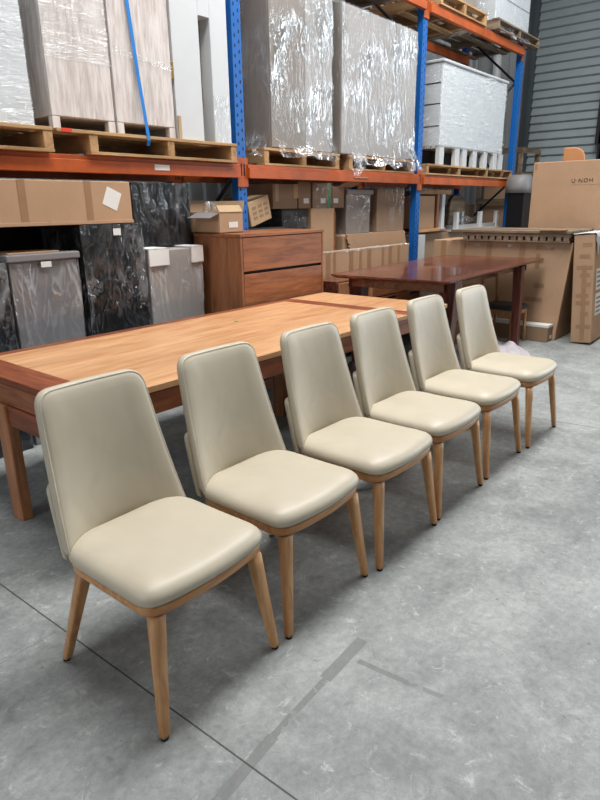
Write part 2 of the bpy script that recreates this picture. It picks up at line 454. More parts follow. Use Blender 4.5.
bx('red_paint_mark', M['red_paint'], p2, -.90, -.83, -.0035, .02, .128, .1515, 0)
pallet('pine pallet under the grey wrapped cabinet just right of the first blue post', 4.27, 5.42, RY(5)-.03, PZ)
pallet('pine pallet under the widest wrapped cabinet with torn film hanging over', 5.60, 6.98, RY(6.4)-.03, PZ)
pallet('pine pallet under the white wrapped slatted unit in the far bay', 7.25, 10.08, RY(8.5)-.05, PZ, bear=[0,.33,.66,1], h=.13)
UZ = 3.772
pallet('pallet seen from below on the top shelf above the shiny wrapped cabinet', 4.2, 5.5, RY(5)-.02, UZ, mats=('grey_wood_x','grey_wood_y'))
pallet('pallet seen from below on the top shelf left of the second blue post', 5.68, 6.95, RY(6)-.02, UZ, mats=('grey_wood_x','grey_wood_y'))
pallet('pine pallet on the top shelf just right of the second blue post', 7.4, 8.72, RY(8)-.06, UZ, depth=1.1)
pallet('film-covered pallet overhanging the right end of the top shelf', 9.0, 10.62, RY(9.5)-.10, UZ+.03, h=.13, mats=('grey_wood_x','grey_wood_y'), depth=1.1)

# ------------------------------------------------------------------ loads on the shelf
def crate(name, label, cat, x0, x1, y0, y1, z0, z1, mat, rot=TH, group=None, bevel=.006, body='body'):
    t = thing(name, label, cat, ((x0+x1)/2, y0, z0), rot, group)
    W, D, H = x1-x0, y1-y0, z1-z0
    bx(body, mat, t, -W/2, W/2, 0, D, 0, H, bevel)
    t_dims[t.name] = (W, D, H)
    return t
t_dims = {}
def lab(t, x0, x1, z0, z1, y=-.0015, rot=0, mat='label', name='shipping_label'):
    cx, cz = (x0+x1)/2, (z0+z1)/2; w, h = (x1-x0)/2, (z1-z0)/2
    b = MB(); b.box(-w, w, 0, .0012, -h, h)
    return b.build(name, M[mat], t, loc=(cx, y, cz), rot=(0, rot, 0))

SZ = PZ + .152
# white carton at far left
t = crate('wrapped_carton', 'white film-wrapped tall carton at top left edge with an orange sticker', 'carton', 1.15, 2.125, RY(2)-.02, RY(2)+.75, SZ, 3.2, M['white_wrap'])
film_sheet(-.4875, .4875, 0, .77, 0, 1.17, M['film_tight'], t, .006, 16, seed=1)
lab(t, .19, .255, .70, .84, y=-.012, mat='red_paint', name='orange_sticker')

# whitewashed wardrobes
def wardrobe(label, x0, x1, seed):
    y0 = RY(2.7)-.03; H = 1.2; W = x1-x0; D = .58
    t = thing('whitewashed_wardrobe', label, 'wardrobe', ((x0+x1)/2, y0, SZ), TH, 'whitewashed wardrobes on the shelf')
    bx('carcass', M['washed_oak'], t, -W/2, W/2, .02, D, .075, H, .003)
    bx('door', M['washed_oak'], t, -W/2+.001, W/2-.001, 0, .019, .078, H-.01, .003)
    for s in (-1, 1):
        for yy in (0, D-.05):
            xa = s*W/2; bx('foot', M['washed_oak'], t, min(xa, xa-s*.055), max(xa, xa-s*.055), yy, yy+.05, 0, .0745, .002)
    return t
w1 = wardrobe('whitewashed oak wardrobe on the left, crossed by diagonal shiny film', 2.245, 2.722, 3)
film_sheet(-.2385, .2385, 0, .58, .42, 1.2, M['film_tight'], w1, .006, 18, faces='fl', seed=4)
w2 = wardrobe('whitewashed oak wardrobe with the blue strap running down its door', 2.735, 3.255, 3)
b = MB()
for zz in (.50, .525): 
    pts = [(-.255, -.012, zz+.02), (0, -.012, zz-.01), (.26, -.012, zz-.035)]
    for k in range(2):
        p, q = Vector(pts[k]), Vector(pts[k+1]); b.add([p, q, q+Vector((0,0,.012)), p+Vector((0,0,.012))], [(0,1,2,3)])
b.build('stretch_wrap', M['film_loose'], w2)
# blue strap
b = MB(); pts = [(2.885, -.014, 1.2), (2.90, -.014, .85), (2.935, -.02, .4), (2.955, -.052, .02), (2.957, -.056, -.035), (2.957, -.040, -.07), (2.9, .02, -.152+.125), ]
pts = pts[:-1]
for k in range(len(pts)-1):
    p, q = Vector(pts[k]), Vector(pts[k+1]); w = Vector((.014, 0, 0)); th = Vector((0, -.002, 0))
    b.loft([[p-w, p+w, p+w+th, p-w+th], [q-w, q+w, q+w+th, q-w+th]], 0, False)
o = b.build('ratchet_strap', M['strap'], loc=(0, RY(2.9)-.03, SZ)); tag(o, 'bright blue strap pulled down over the whitewashed wardrobe to its pallet', 'strap')

# white cabinet with an open slot
t = thing('white_cabinet', 'tall white lacquered cabinet with a dark open slot, left of the first blue post', 'cabinet', (3.58, RY(3.6)-.02, SZ), TH)
bx('side_panel', M['white_lac'], t, -.29, -.015, 0, .55, 0, 1.2, .003)
bx('door', M['white_lac'], t, .105, .29, 0, .55, .0, 1.2, .003)
bx('top_panel', M['white_lac'], t, -.015, .105, 0, .55, .90, 1.2, .002)
bx('back_or_shade_panel', M['greige'], t, -.015, .105, .12, .55, .28, .90, .002)
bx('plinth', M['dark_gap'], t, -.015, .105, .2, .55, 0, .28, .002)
bx('filler_post', M['card_pale'], t, -.285, -.255, -.012, -.001, .0, .17, .002)
hg = bx('hinge', M['brass'], t, -.318, -.292, -.006, .01, .42, .54, .002)
film_sheet(.105, .29, 0, .3, .0, .36, M['film'], t, .004, 24, faces='f', seed=5)

# shiny wrapped cabinet R1
t = thing('wrapped_cabinet', 'tall grey cabinet in shiny film with bluish reflections right of the first blue post', 'cabinet', (4.86, RY(4.8)+.0, SZ), TH, 'film-wrapped tall cabinets')
bx('carcass', M['greige'], t, -.46, .46, .02, .9, 0, 1.5, .004)
bx('door', M['greige'], t, -.458, .03, 0, .019, .01, 1.49, .003)
bx('door', M['greige2'], t, .034, .458, 0, .019, .01, 1.49, .003)
film_sheet(-.46, .46, 0, .9, -.03, 1.5, M['film_shiny'], t, .014, 20, skirt=.16, seed=6)
# wrapped cabinet R2
t = thing('wrapped_cabinet', 'widest film-wrapped pale grey cabinet of three panels left of the second blue post', 'cabinet', (6.22, RY(6.2)-.01, SZ), TH, 'film-wrapped tall cabinets')
bx('carcass', M['greige'], t, -.75, .75, .02, .9, 0, 1.39, .004)
for a, c in ((-.748, -.252), (-.248, .262), (.266, .748)): bx('door', M['greige2'], t, a, c, 0, .019, .01, 1.385, .003)
film_sheet(-.75, .75, 0, .9, -.05, 1.39, M['film_shiny'], t, .012, 20, skirt=.17, seed=9)
# loose film tongue hanging over the beam
b = MB(); vs = []; fs = []
for j in range(9):
    for i in range(8):
        u, v = i/7-.5, j/8
        vs.append((u*(.34-.22*v)+.04*math.sin(v*5), -.17-.05*noise.noise(Vector((u*5, v*5, 1)))-.02*v, -v*.22+.03*noise.noise(Vector((u*7, v*4, 3)))))
for j in range(8):
    for i in range(7): a = j*8+i; fs.append((a, a+1, a+9, a+8))
b.add(vs, fs, 0, True); o = b.build('loose_wrap', M['film_loose'], t, loc=(-.72, -.02, .0))

# white wrapped slatted unit R3
t = thing('wrapped_drawer_unit', 'white film-wrapped unit on slatted legs in the far bay of the middle shelf', 'cabinet', (8.65, RY(8.6)-.02, PZ+.132), TH)
bx('carcass', M['white_wrap'], t, -1.03, 1.03, 0, .8, .22, 1.20, .02)
bx('top_rim', M['white_lac'], t, -1.05, 1.05, -.02, .82, 1.20, 1.235, .01)
for x in (-1.02, -.56, -.33, .0, .36, .72, .95):
    bx('leg', M['white_lac'], t, x, x+.13, .0, .06, 0, .219, .004)
    bx('leg', M['white_lac'], t, x, x+.13, .72, .78, 0, .219, .004)
bx('back_or_shade_panel', M['dark_gap'], t, -1.0, 1.0, .40, .42, 0, .219, 0)  # added dark sheet standing in for the darkness between the legs
for zz in (.46, .72, .96): bx('drawer_line', M['dark_gap'], t, -1.0325, -1.0305, .02, .78, zz, zz+.014, 0)
film_sheet(-1.03, 1.03, 0, .8, .2, 1.22, M['film_tight'], t, .01, 12, faces='fl', seed=12)

# boxes on the top shelf
t = crate('wrapped_carton', 'white film-wrapped carton on the overhanging pallet of the top shelf', 'carton', 9.05, 10.3, RY(9.6)-.02, RY(9.6)+.9, UZ+.162, 4.75, M['white_wrap'])
film_sheet(-.625, .625, 0, .92, -.12, .8, M['film'], t, .012, 12, skirt=.14, seed=13)
bx('seam_line', M['grey_item'], t, -.6255, .6255, -.003, 0, .3, .312, 0)
t = crate('wrapped_carton', 'dark wrapped carton on the top shelf above the far bay, left of the white one', 'carton', 7.45, 8.6, RY(8)+.05, RY(8)+.95, UZ+.152, 4.6, M['greige'])
t = crate('wrapped_carton', 'brown carton on the top shelf over the second blue post', 'carton', 5.75, 6.9, RY(6.3)+.05, RY(6.3)+.95, UZ+.152, 4.6, M['card_dark'])
t = crate('wrapped_carton', 'brown carton on the top shelf over the shiny cabinet', 'carton', 4.25, 5.45, RY(5)+.05, RY(5)+.95, UZ+.152, 4.6, M['card_dark'])

# ------------------------------------------------------------------ under the shelf, left bay
t = crate('wrapped_board_pack', 'dark slate wrapped pack at far left edge behind the long table', 'pack', 1.1, 1.70, 3.80, 4.25, 0, 1.215, M['slate'])
film_sheet(-.30, .30, 0, .45, 0, 1.215, M['film_dark'], t, .01, 16, seed=20)
t = thing('wrapped_cabinet', 'pale grey film-wrapped cabinet with overhanging top and white label, behind the table', 'cabinet', (1.965, 3.815, 0), TH, 'wrapped furniture under the left shelf')
bx('carcass', M['grey_item'], t, -.232, .232, .02, .30, 0, 1.205, .006)
bx('top_board', M['grey_item'], t, -.248, .25, 0, .32, 1.206, 1.252, .008)
lab(t, -.03, .04, 1.165, 1.20, y=.003)
bx('cardboard_sheet', M['card'], t, -.22, .12, .03, .3, 1.253, 1.262, .001)
film_sheet(-.232, .232, .02, .30, 0, 1.2, M['film'], t, .01, 22, faces='flr', seed=21)
t = crate('wrapped_board_pack', 'black wrapped tall pack with small white label, between two grey units', 'pack', 2.235, 2.735, 3.825, 4.4, 0, 1.415, M['black_wrap'], bevel=.004)
lab(t, .0, .06, 1.34, 1.385, y=-.012)
film_sheet(-.25, .25, 0, .575, 0, 1.415, M['film_dark'], t, .01, 22, faces='flr', seed=22)
t = thing('wrapped_cabinet', 'white film-wrapped cabinet with white foam edge flaps beside the timber chest', 'cabinet', (3.03, 3.84, 0), TH, 'wrapped furniture under the left shelf')
bx('carcass', M['greige2'], t, -.26, .26, 0, .7, 0, 1.215, .006)
for x0, x1 in ((-.262, -.075), (.15, .27)):
    b = MB(); b.box(x0, x1, -.02, -.004, 1.10, 1.23); b.box(x0, x1, -.02, .3, 1.2165, 1.23); b.build('foam_flap', M['white_foam'], t, .004)
film_sheet(-.26, .26, 0, .7, 0, 1.2, M['film'], t, .01, 22, faces='flr', seed=23)
t = crate('wrapped_board_pack', 'black wrapped pack standing on the white wrapped cabinet under the beam', 'pack', 2.80, 3.36, 4.02, 4.48, 1.231, 1.70, M['black_wrap'])
film_sheet(-.28, .28, 0, .46, 0, .47, M['film_dark'], t, .01, 24, seed=24)
t = crate('wrapped_board_pack', 'black wrapped stack in the dark behind the pale grey cabinet', 'pack', 1.12, 2.2, 4.30, 4.85, 0, 1.418, M['black_wrap'])
# long flat carton
t = crate('long_carton', 'long flat brown carton lying under the left shelf with a tilted white label', 'carton', 1.1, 2.675, 3.83, 4.45, 1.4195, 1.695, M['card'])
bx('lower_flap', M['card'], t, -.785, .786, -.012, -.001, 0, .022, .002)
for x in (-.03, .425): bx('packing_tape', M['tape'], t, x, x+.05, -.0015, 0, .023, .274, 0)
lab(t, .57, .69, .10, .225, rot=.42, y=-.002)
# black pack added as dark backing deeper under the shelf
crate('wrapped_board_pack', 'black wrapped pack added as dark backing behind the open carton', 'pack', 3.3, 3.92, 4.64, 4.90, 0, 1.5, M['black_wrap'])

# ------------------------------------------------------------------ timber chest of drawers
t = thing('chest_of_drawers', 'reddish brown timber chest of drawers behind the long table', 'chest of drawers', (3.90, 3.48, 0), 0.0)
W, D, H = .52, .55, 1.315
bx('side_panel', M['jarrah_z'], t, -W, -W+.025, .0, D, .08, H-.026, .002)
bx('side_panel', M['jarrah_z'], t, W-.025, W, .0, D, .08, H-.026, .002)
bx('top_board', M['jarrah_x'], t, -W-.003, W+.003, -.004, D, H-.025, H, .003)
bx('carcass', M['dark_gap'], t, -W+.026, W-.026, .02, D-.01, .085, H-.027, 0)
bx('plinth', M['jarrah_x'], t, -W+.02, W-.02, .03, D-.02, 0, .079, .002)
zt = H-.030
for k in range(4):
    bx('drawer', M['jarrah_x'], t, -W+.029, W-.029, 0.0, .019, zt-.258, zt, .002); zt -= .282

# open carton on the chest
t = thing('open_carton', 'open brown carton with raised flaps at the back of the timber chest', 'carton', (3.525, 3.91, 1.3165), 0)
b = MB(); a = .128; dd = .19; hh = .16; th = .006
for q in ((-a, a, -dd, -dd+th), (-a, a, dd-th, dd), (-a, -a+th, -dd+th, dd-th), (a-th, a, -dd+th, dd-th)): b.box(*q, 0, hh)
b.box(-a, a, -dd, dd, 0, th); b.build('box', M['card'], t)
def flap(p, q, n, L, name, mat):
    p, q, n = Vector(p), Vector(q), Vector(n).normalized()*L; up = (q-p).cross(n).normalized()*.005
    b = MB(); b.loft([[p, q, q+up, p+up], [p+n, q+n, q+n+up, p+n+up]], 0, False); return b.build(name, mat, t)
flap((a, -dd, hh), (a, dd, hh), (.25, 0, 1), .09, 'flap', M['card_pale'])
flap((-a, -dd, hh), (a, -dd, hh), (.0, .5, .8), .06, 'flap', M['card_pale'])
flap((-a, dd, hh), (a, dd, hh), (0, .4, 1), .10, 'flap', M['card_dark'])
flap((-a, dd*.4, hh), (-a, -dd, hh), (-.9, 0, -.35), .11, 'flap', M['grey_item'])
lab(t, -.03, .07, .04, .085, y=-dd-.002)
b = MB(); rr = []
for k in range(7):
    z = hh*.4+k*.030; rad = .11*math.cos(k/7*1.3)
    rr.append([(rad*math.cos(i*.63)*(1+.15*math.sin(i*3+k)), .05+rad*.6*math.sin(i*.63), z) for i in range(10)])
b.loft(rr); b.build('crumpled_film', M['film_loose'], t)

# ------------------------------------------------------------------ under the shelf, middle bay
crate('wrapped_board_pack', 'grey wrapped pack under the tilted carton behind the chest', 'pack', 4.08, 4.62, 4.09, 4.8, 0, 1.325, M['slate'])
t = thing('printed_carton', 'small worn carton with printed face tilted on its edge behind the chest', 'carton', (4.28, 4.105, 1.39), (0, math.radians(-14), math.radians(6)))
bx('box', M['card_pale'], t, -.16, .16, 0, .2, -.02, .20, .006)
for z in (.03, .075, .12):
    for x in (-.11, -.02, .07): bx('printed_mark', M['card_dark'], t, x, x+.06, -.0015, 0, z, z+.028, 0)
flap((-.16, 0, .2), (-.16, .2, .2), (-.6, 0, .6), .1, 'flap', M['card_dark'])
flap((-.05, .08, .2), (-.05, .19, .2), (-.8, 0, 1), .1, 'flap', M['card'])
t = crate('wrapped_board_pack', 'black film-wrapped pack under the row of small cartons', 'pack', 4.66, 5.06, 4.2, 4.8, 0, 1.488, M['black_wrap'])
film_sheet(-.2, .2, 0, .6, .9, 1.47, M['film_dark'], t, .008, 22, faces='fl', seed=30)
t = crate('leaning_board', 'plain brown board standing on end under the row of small cartons', 'board', 5.085, 5.5, 4.17, 4.6, 0, 1.488, M['card'])
bx('edge_strip', M['jarrah_z'], t, .19, .217, -.004, .0, 0, 1.45, 0)
gp = 'small cartons under the middle shelf beam'
def small_carton(label, x0, x1, h, lx=None):
    t = crate('small_carton', label, 'carton', x0, x1, 4.19, 4.75, 1.49, 1.49+h, M['card_dark'], group=gp)
    W = x1-x0
    if lx: lab(t, lx, lx+.085, .05, .1)
    return t
t = small_carton('wide dull brown carton without a label, first in the row under the beam', 4.53, 4.90, .235)
bx('packing_tape', M['card_pale'], t, -.15, -.10, -.0015, 0, .07, .234, 0); bx('packing_tape', M['card_pale'], t, .13, .2, -.0015, 0, .1, .234, 0)
t = small_carton('brown carton with a white label, second in the row under the beam', 4.915, 5.115, .262, -.02)
t = small_carton('brown carton with green tape at its right, third in the row under the beam', 5.14, 5.47, .255, -.03)
bx('green_tape', M['green_tape'], t, .09, .14, -.003, 0, .0, .24, 0)
film_sheet(-.165, .165, 0, .4, 0, .255, M['film_loose'], t, .01, 24, faces='ft', seed=31)
t = small_carton('short brown carton with raised flap, last in the row under the beam', 5.48, 5.695, .22, -.09)
flap((.0, 0, .22), (.26, 0, .22), (.22, -.5, .28), .2, 'flap', M['card'])
crate('base_carton', 'brown carton under the torn flat pack in the middle bay', 'carton', 5.62, 7.02, 4.22, 4.8, 0, 1.0, M['card_dark'])
t = crate('flat_pack', 'torn-edged flat cardboard pack lying under the wrapped and square cartons', 'carton', 5.66, 7.03, 4.18, 4.75, 1.001, 1.20, M['card'], bevel=.02)
b = MB(); prev = None
pts = [(-.68, .2)]; 
for k in range(9): pts.append((-.68+.012*(k % 2)*(1+k % 3)+.01*k, .2-k*.022))
pts += [(.66, .03), (.60, .2)]
b.loft([[(x, -.03, z) for x, z in pts], [(x, -.012, z) for x, z in pts]], 0, False); b.build('torn_flap', M['card'], t)
t = crate('wrapped_panel_stack', 'grey-brown panel stack in creased clear film next to the square carton', 'pack', 5.74, 6.22, 4.2, 4.6, 1.201, 1.68, M['greige'])
bx('top_lip', M['greige'], t, -.24, .29, -.015, .4, .43, .482, .004)
film_sheet(-.24, .24, 0, .4, 0, .43, M['film_loose'], t, .012, 26, faces='flr', seed=33)
t = crate('square_carton', 'square brown carton with film, hard against the second blue post', 'carton', 6.37, 7.0, 4.205, 4.75, 1.201, 1.70, M['card_dark'])
film_sheet(-.315, .315, 0, .5, 0, .5, M['film'], t, .008, 20, seed=34)
lab(t, .24, .28, .32, .36, y=-.012)
# long wrapped carton leaning along the rack
t = crate('long_carton', 'long film-edged carton standing on edge behind the dark red table', 'carton', 4.72, 6.80, 3.98, 4.05, 0, 1.055, M['card'])
for k in range(9):
    x = -.93+.215*k+.05*math.sin(k*2.3); bx('packing_tape', M['tape'], t, x, x+.05+.03*(k % 2), -.0015, 0, .0, 1.05, 0)
b = MB(); vs = []; fs = []
for i in range(60):
    x = -1.045+2.09*i/59
    for j, (y, z) in enumerate(((-.004, 1.03+.014*noise.noise(Vector((x*9, 0, 0)))), (-.006, 1.058), (.075, 1.058))):
        vs.append((x, y+.004*noise.noise(Vector((x*13, j, 2))), z+.004*noise.noise(Vector((x*17, j, 5)))))
for i in range(59):
    for j in range(2): a = i*3+j; fs.append((a, a+3, a+4, a+1))
b.add(vs, fs, 0, True)
b.box(-1.045, -1.0, -.006, -.003, .8, 1.05)
b.build('film_edge', M['film_loose'], t)

# ------------------------------------------------------------------ under the shelf, far bay
crate('base_carton', 'brown carton stack low under the far bay holding spare furniture', 'carton', 7.32, 10.1, 4.32, 4.9, 0, 1.12, M['card_dark'])
t = thing('white_board', 'narrow white board standing right of the second blue post', 'board', (7.34, 4.13, 0), TH)
bx('panel', M['white_lac'], t, -.1, .1, 0, .03, 0, 1.13, .003)
crate('wrapped_board_pack', 'black wrapped pack added as dark backing behind the far bay furniture', 'pack', 8.3, 10.05, 5.25, 5.7, 0, 1.72, M['black_wrap'])  # added black mass covering the lit wall to darken this background
# upturned framed cabinet
t = thing('upturned_cabinet', 'upturned timber-framed cabinet holding a brown panel, right of the second blue post', 'cabinet', (7.80, 4.24, 1.121), TH)
bx('panel', M['card'], t, -.36, .12, .03, .3, .08, .5, .003)
bx('rail', M['pine_x'], t, -.40, .55, .0, .06, .52, .58, .004)
bx('rail', M['oak_ring'], t, -.38, .42, .0, .06, .03, .075, .004)
bx('post', M['white_lac'], t, .24, .33, -.02, .04, .05, .52, .004)
bx('post', M['jarrah_z'], t, .13, .20, .0, .06, .08, .52, .004)
lab(t, -.40, -.31, .26, .36, y=.025)
# rounded chair back
t = thing('stored_chair', 'brown stored chair with a rounded back among furniture under the far shelf', 'chair', (9.08, 4.50, 1.121), TH)
out = rounded(.30, .26, .46, (.03, .03, .2, .2)); b = MB()
b.loft([[(p.x, y, p.y+.06) for p in out] for y in (0, .06)], 0, False); b.build('backrest', M['grey_wood_x'], t, .01)
bx('seat', M['greige'], t, -.3, .3, .062, .5, .06, .12, .01)
for x in (-.27, .23):
    for y in (.08, .44): bx('leg', M['grey_wood_x'], t, x, x+.04, y, y+.04, 0, .06, .003)
# upturned white table
t = thing('upturned_white_table', 'small white table upside down with four legs in the air, under the far shelf', 'table', (9.25, 4.20, 1.121), TH)
bx('table_top', M['white_lac'], t, -.80, .8, 0, .27, 0, .03, .004)
bx('apron', M['greige2'], t, -.72, .74, .04, .23, .03, .09, .003)
for x, y in ((-.76, .02), (-.22, .2), (.06, .02), (.70, .02)):
    bx('leg', M['white_lac'], t, x, x+.07, y, y+.06, .03, .275, .004)
# brown box + film
t = crate('dull_carton', 'low dull brown carton behind the upturned white table', 'carton', 9.45, 10.15, 4.72, 5.0, 1.121, 1.50, M['card_dark'])
t = thing('film_bundle', 'crumpled bundle of clear film beside the upturned white table', 'bundle', (8.9, 4.10, 1.212))
b = MB(); rr = []
for k in range(9):
    a = PI*k/8; rad = .16*math.sin(a)+.002
    rr.append([(rad*1.5*math.cos(i*2*PI/14)*(1+.3*noise.noise(Vector((i, k, 1)))), .22+rad*.9*math.sin(i*2*PI/14), .05*(1-math.cos(a))+.03*noise.noise(Vector((i*.8, k*.8, 4)))+.012) for i in range(14)])
b.loft(rr); b.build('crumpled_film', M['film_loose'], t)

# ------------------------------------------------------------------ right side cartons
# large carton with pallets on top
t = thing('large_carton', 'largest brown carton, long taped side facing the tables, under the stacked pallets', 'carton', (7.08, 3.0, 0), 0)
b = MB(); ln = .06
b.add([(0,-.79,0),(.68,-.79,0),(.68,.84,0),(0,.84,0),(ln,-.86,1.085),(.72,-.86,1.085),(.72,.84,1.085),(ln,.84,1.085)], [(3,2,1,0),(4,5,6,7),(0,1,5,4),(1,2,6,5),(2,3,7,6),(3,0,4,7)])
b.build('box', M['card'], t, .01)
def on_face(y0, y1, z0, z1, nm, mt):
    b = MB(); e = .002
    b.add([(ln*z/1.085-e, y, z) for z, y in ((z0,y0),(z0,y1),(z1,y1),(z1,y0))]+[(ln*z/1.085+.0005, y, z) for z, y in ((z0,y0),(z0,y1),(z1,y1),(z1,y0))], [(0,1,2,3),(7,6,5,4),(0,4,5,1),(1,5,6,2),(2,6,7,3),(3,7,4,0)])
    return b.build(nm, M[mt], t)
for y in (.66, .40, .06, -.34): on_face(y, y+.07, .86, 1.08, 'packing_tape', 'tape')
for y, z, w, h in ((-.56,.86,.16,.06),(-.52,.80,.05,.16),(-.60,.58,.12,.05),(-.60,.42,.2,.05),(-.66,1.0,.2,.05)): on_face(y, y+w, z, z+h, 'packing_tape', 'tape')
b = MB()
for y, s in ((.2, .05), (-.22, .06), (-.66, .05)):
    for k in range(4): 
        yy = y+k*.02; b.add([(ln-.006, yy, 1.03-k*.012), (ln-.01, yy+.03, 1.045), (ln-.004, yy+.012, 1.06)], [(0,1,2)])
b.build('torn_tape', M['film_loose'], t)
# stacked pallets on the large carton
def slat_pallet(label, x, y0, y1, z, W):
    L = y1-y0; t = thing('slatted_pallet', label, 'pallet', (x, y0, z), 0, 'weathered pallets stacked on the largest carton')
    for k in range(3): bx('bottom_board', M['grey_wood_y'], t, k*(W-.1)/2, k*(W-.1)/2+.1, 0, L, 0, .018, .002)
    n = int(L/.078)
    for k in range(n):
        y = .01+(L-.06)*k/(n-1); bx('cross_slat', M['grey_wood_x'], t, .004, W-.004, y, y+.06, .0185, .062, .003)
    for k in range(5): bx('deck_board', M['grey_wood_y'], t, k*(W-.14)/4, k*(W-.14)/4+.14, -.005, L+.005, .0625, .098, .002)
    return t
slat_pallet('weathered slatted pallet lying directly on the largest carton', 7.06, 2.16, 3.40, 1.0865, .78)
t = thing('weathered_boards', 'loose weathered boards laid across the top of the slatted pallet', 'boards', (7.04, 2.14, 1.186), 0)
for k in range(3): bx('board', M['grey_wood_y'], t, k*.28, k*.28+.24, 0, 1.42, 0, .028, .003)
bx('board', M['pine_y'], t, -.03, .05, .06, .34, .029, .045, .003)
bx('bearer_block', M['grey_wood_x'], t, .0, .1, .62, .72, -.0005, .0, 0) if 0 else None
# upright carton in front at right
t = thing('upright_carton', 'tall narrow carton on end at right edge, torn white plastic on top', 'carton', (7.07, 1.815, .022), (math.radians(-4.5), 0, math.radians(1.5)))
bx('box', M['card'], t, 0, .92, 0, .215, 0, 1.17, .012)
for z in (.16, .30, .42, .50, .62, .72, .80, .92, 1.04): bx('packing_tape', M['tape'], t, -.0016, 0, .03+.02*math.sin(z*30), .15+.03*math.sin(z*17), z, z+.045, 0)
bx('packing_tape', M['tape'], t, -.0022, -.0012, .07, .12, .03, .85, 0)
for z0, z1 in ((.29, .53), (.57, .80)):
    lb = bx('shipping_label', M['label'], t, .11, .44, -.003, -.001, z0, z1, 0)
    b = MB()
    for k in range(4): b.box(.13, .30+.04*(k % 2), -.0042, -.0032, z0+.03+k*.05, z0+.05+k*.05)
    b.build('printed_lines', M['grey_item'], lb)
b = MB(); vs = []; fs = []; nx, ny = 26, 10
for j in range(ny+1):
    for i in range(nx+1):
        u, v = i/nx, j/ny
        x = -.01+.93*u; L = .05+.12*max(0, noise.noise(Vector((u*5, 3, 1)))+.3)+.16*math.exp(-((u-.10)/.05)**2)
        if v < .5: y = .22-.235*(v/.5); z = 1.176
        else: y = -.012-.006*abs(noise.noise(Vector((u*14, v*9, 2)))); z = 1.176-L*((v-.5)/.5)
        vs.append((x+.01*noise.noise(Vector((u*9, v*9, 7))), y, z+.018*noise.noise(Vector((u*16, v*8, 5)))+.006))
for j in range(ny):
    for i in range(nx): a = j*(nx+1)+i; fs.append((a, a+1, a+nx+2, a+nx+1))
b.add(vs, fs, 0, True); b.build('torn_plastic', M['white_wrap'], t)
# big flat carton standing behind
t = thing('flat_carton', 'big flat carton standing upright behind the pallets, printed with dark letters', 'carton', (8.02, 2.12, 0), math.radians(-2))
bx('box', M['card'], t, 0, .16, -1.15, .88, 0, 1.985, .008)
bx('packing_tape', M['tape'], t, -.0012, 0, .83, .86, 1.90, 1.97, 0)
cu = bpy.data.curves.new('printed_letters', 'FONT'); cu.body = 'U\u00b7NOH'; cu.size = .066; cu.extrude = .0006; cu.align_x = 'LEFT'; cu.space_character = 1.25
to = bpy.data.objects.new('printed_letters', cu); COL.objects.link(to)
dg = bpy.context.evaluated_depsgraph_get(); me = bpy.data.meshes.new_from_object(to.evaluated_get(dg))
bpy.data.objects.remove(to); me.materials.clear(); me.materials.append(M['ink'])
lt = bpy.data.objects.new('printed_letters', me); COL.objects.link(lt); lt.parent = t
lt.location = (-.002, .40, 1.735); lt.rotation_euler = (PI/2, 0, -PI/2)
b = MB(); b.box(-.0015, 0, .06, .39, 1.708, 1.712); b.build('printed_line', M['card_dark'], t)
# tan chair on a carton behind it
crate('base_carton', 'carton behind the big flat carton carrying the tan chair', 'carton', 8.32, 9.1, 2.25, 3.0, 0, 1.22, M['card_dark'], 0)
t = thing('tan_chair', 'tan leather chair whose backrest shows above the big flat carton', 'chair', (8.62, 2.66, 1.221), math.radians(96))
out = rounded(.135, .125, .40, (.05, .02, .02, .15)); b = MB()
b.loft([[(p.x, y+.1*p.y, p.y+.54) for p in out] for y in (.17, .21)], 0, False); b.build('backrest', M['tan'], t, .012)
bx('seat', M['tan'], t, -.2, .2, -.2, .2, .40, .46, .02)
bx('back_post', M['oak'], t, -.03, .03, .19, .22, .40, .56, .003)
for x in (-.18, .15):
    for y in (-.18, .15): bx('leg', M['oak'], t, x, x+.03, y, y+.03, 0, .399, .003)
# black wrapped roll with grey film top
t = crate('wrapped_pack', 'narrow black wrapped pack standing at the end of the racking, grey film on top', 'pack', 9.80, 10.16, 3.76, 4.02, 0, 1.76, M['black_wrap'])
b = MB(); b.loft([[(x*k, .14+y*k, z) for x, y in ((-.195,-.148),(0,-.155),(.195,-.148),(.2,0),(.195,.148),(0,.15),(-.195,.148),(-.2,0))] for k, z in ((1.03,1.66),(1.05,1.75),(1.0,1.86),(.7,1.93))]); b.build('film_top', M['grey_item'], t)
# timber crate beyond the rack end
t = thing('timber_crate', 'open timber crate frame beyond the end of the racking by the shutter', 'crate', (11.6, 4.55, 0))
for x in (0, .8):
    for y in (0, .75): bx('post', M['grey_wood_x'], t, x, x+.07, y, y+.07, 0, 2.46, .004)
for z in (.3, .9, 1.5, 1.95, 2.38):
    bx('slat', M['grey_wood_y'], t, -.02, -.001, 0, .82, z, z+.09, .003); bx('slat', M['grey_wood_x'], t, 0, .87, -.02, -.001, z, z+.09, .003)
bx('carton_panel', M['card'], t, .08, .78, .08, .72, 0, 2.0, .005)
crate('brown_carton', 'brown carton on the floor between the black roll and the big flat carton', 'carton', 10.5, 11.2, 3.5, 4.1, 0, 1.75, M['card'], 0)

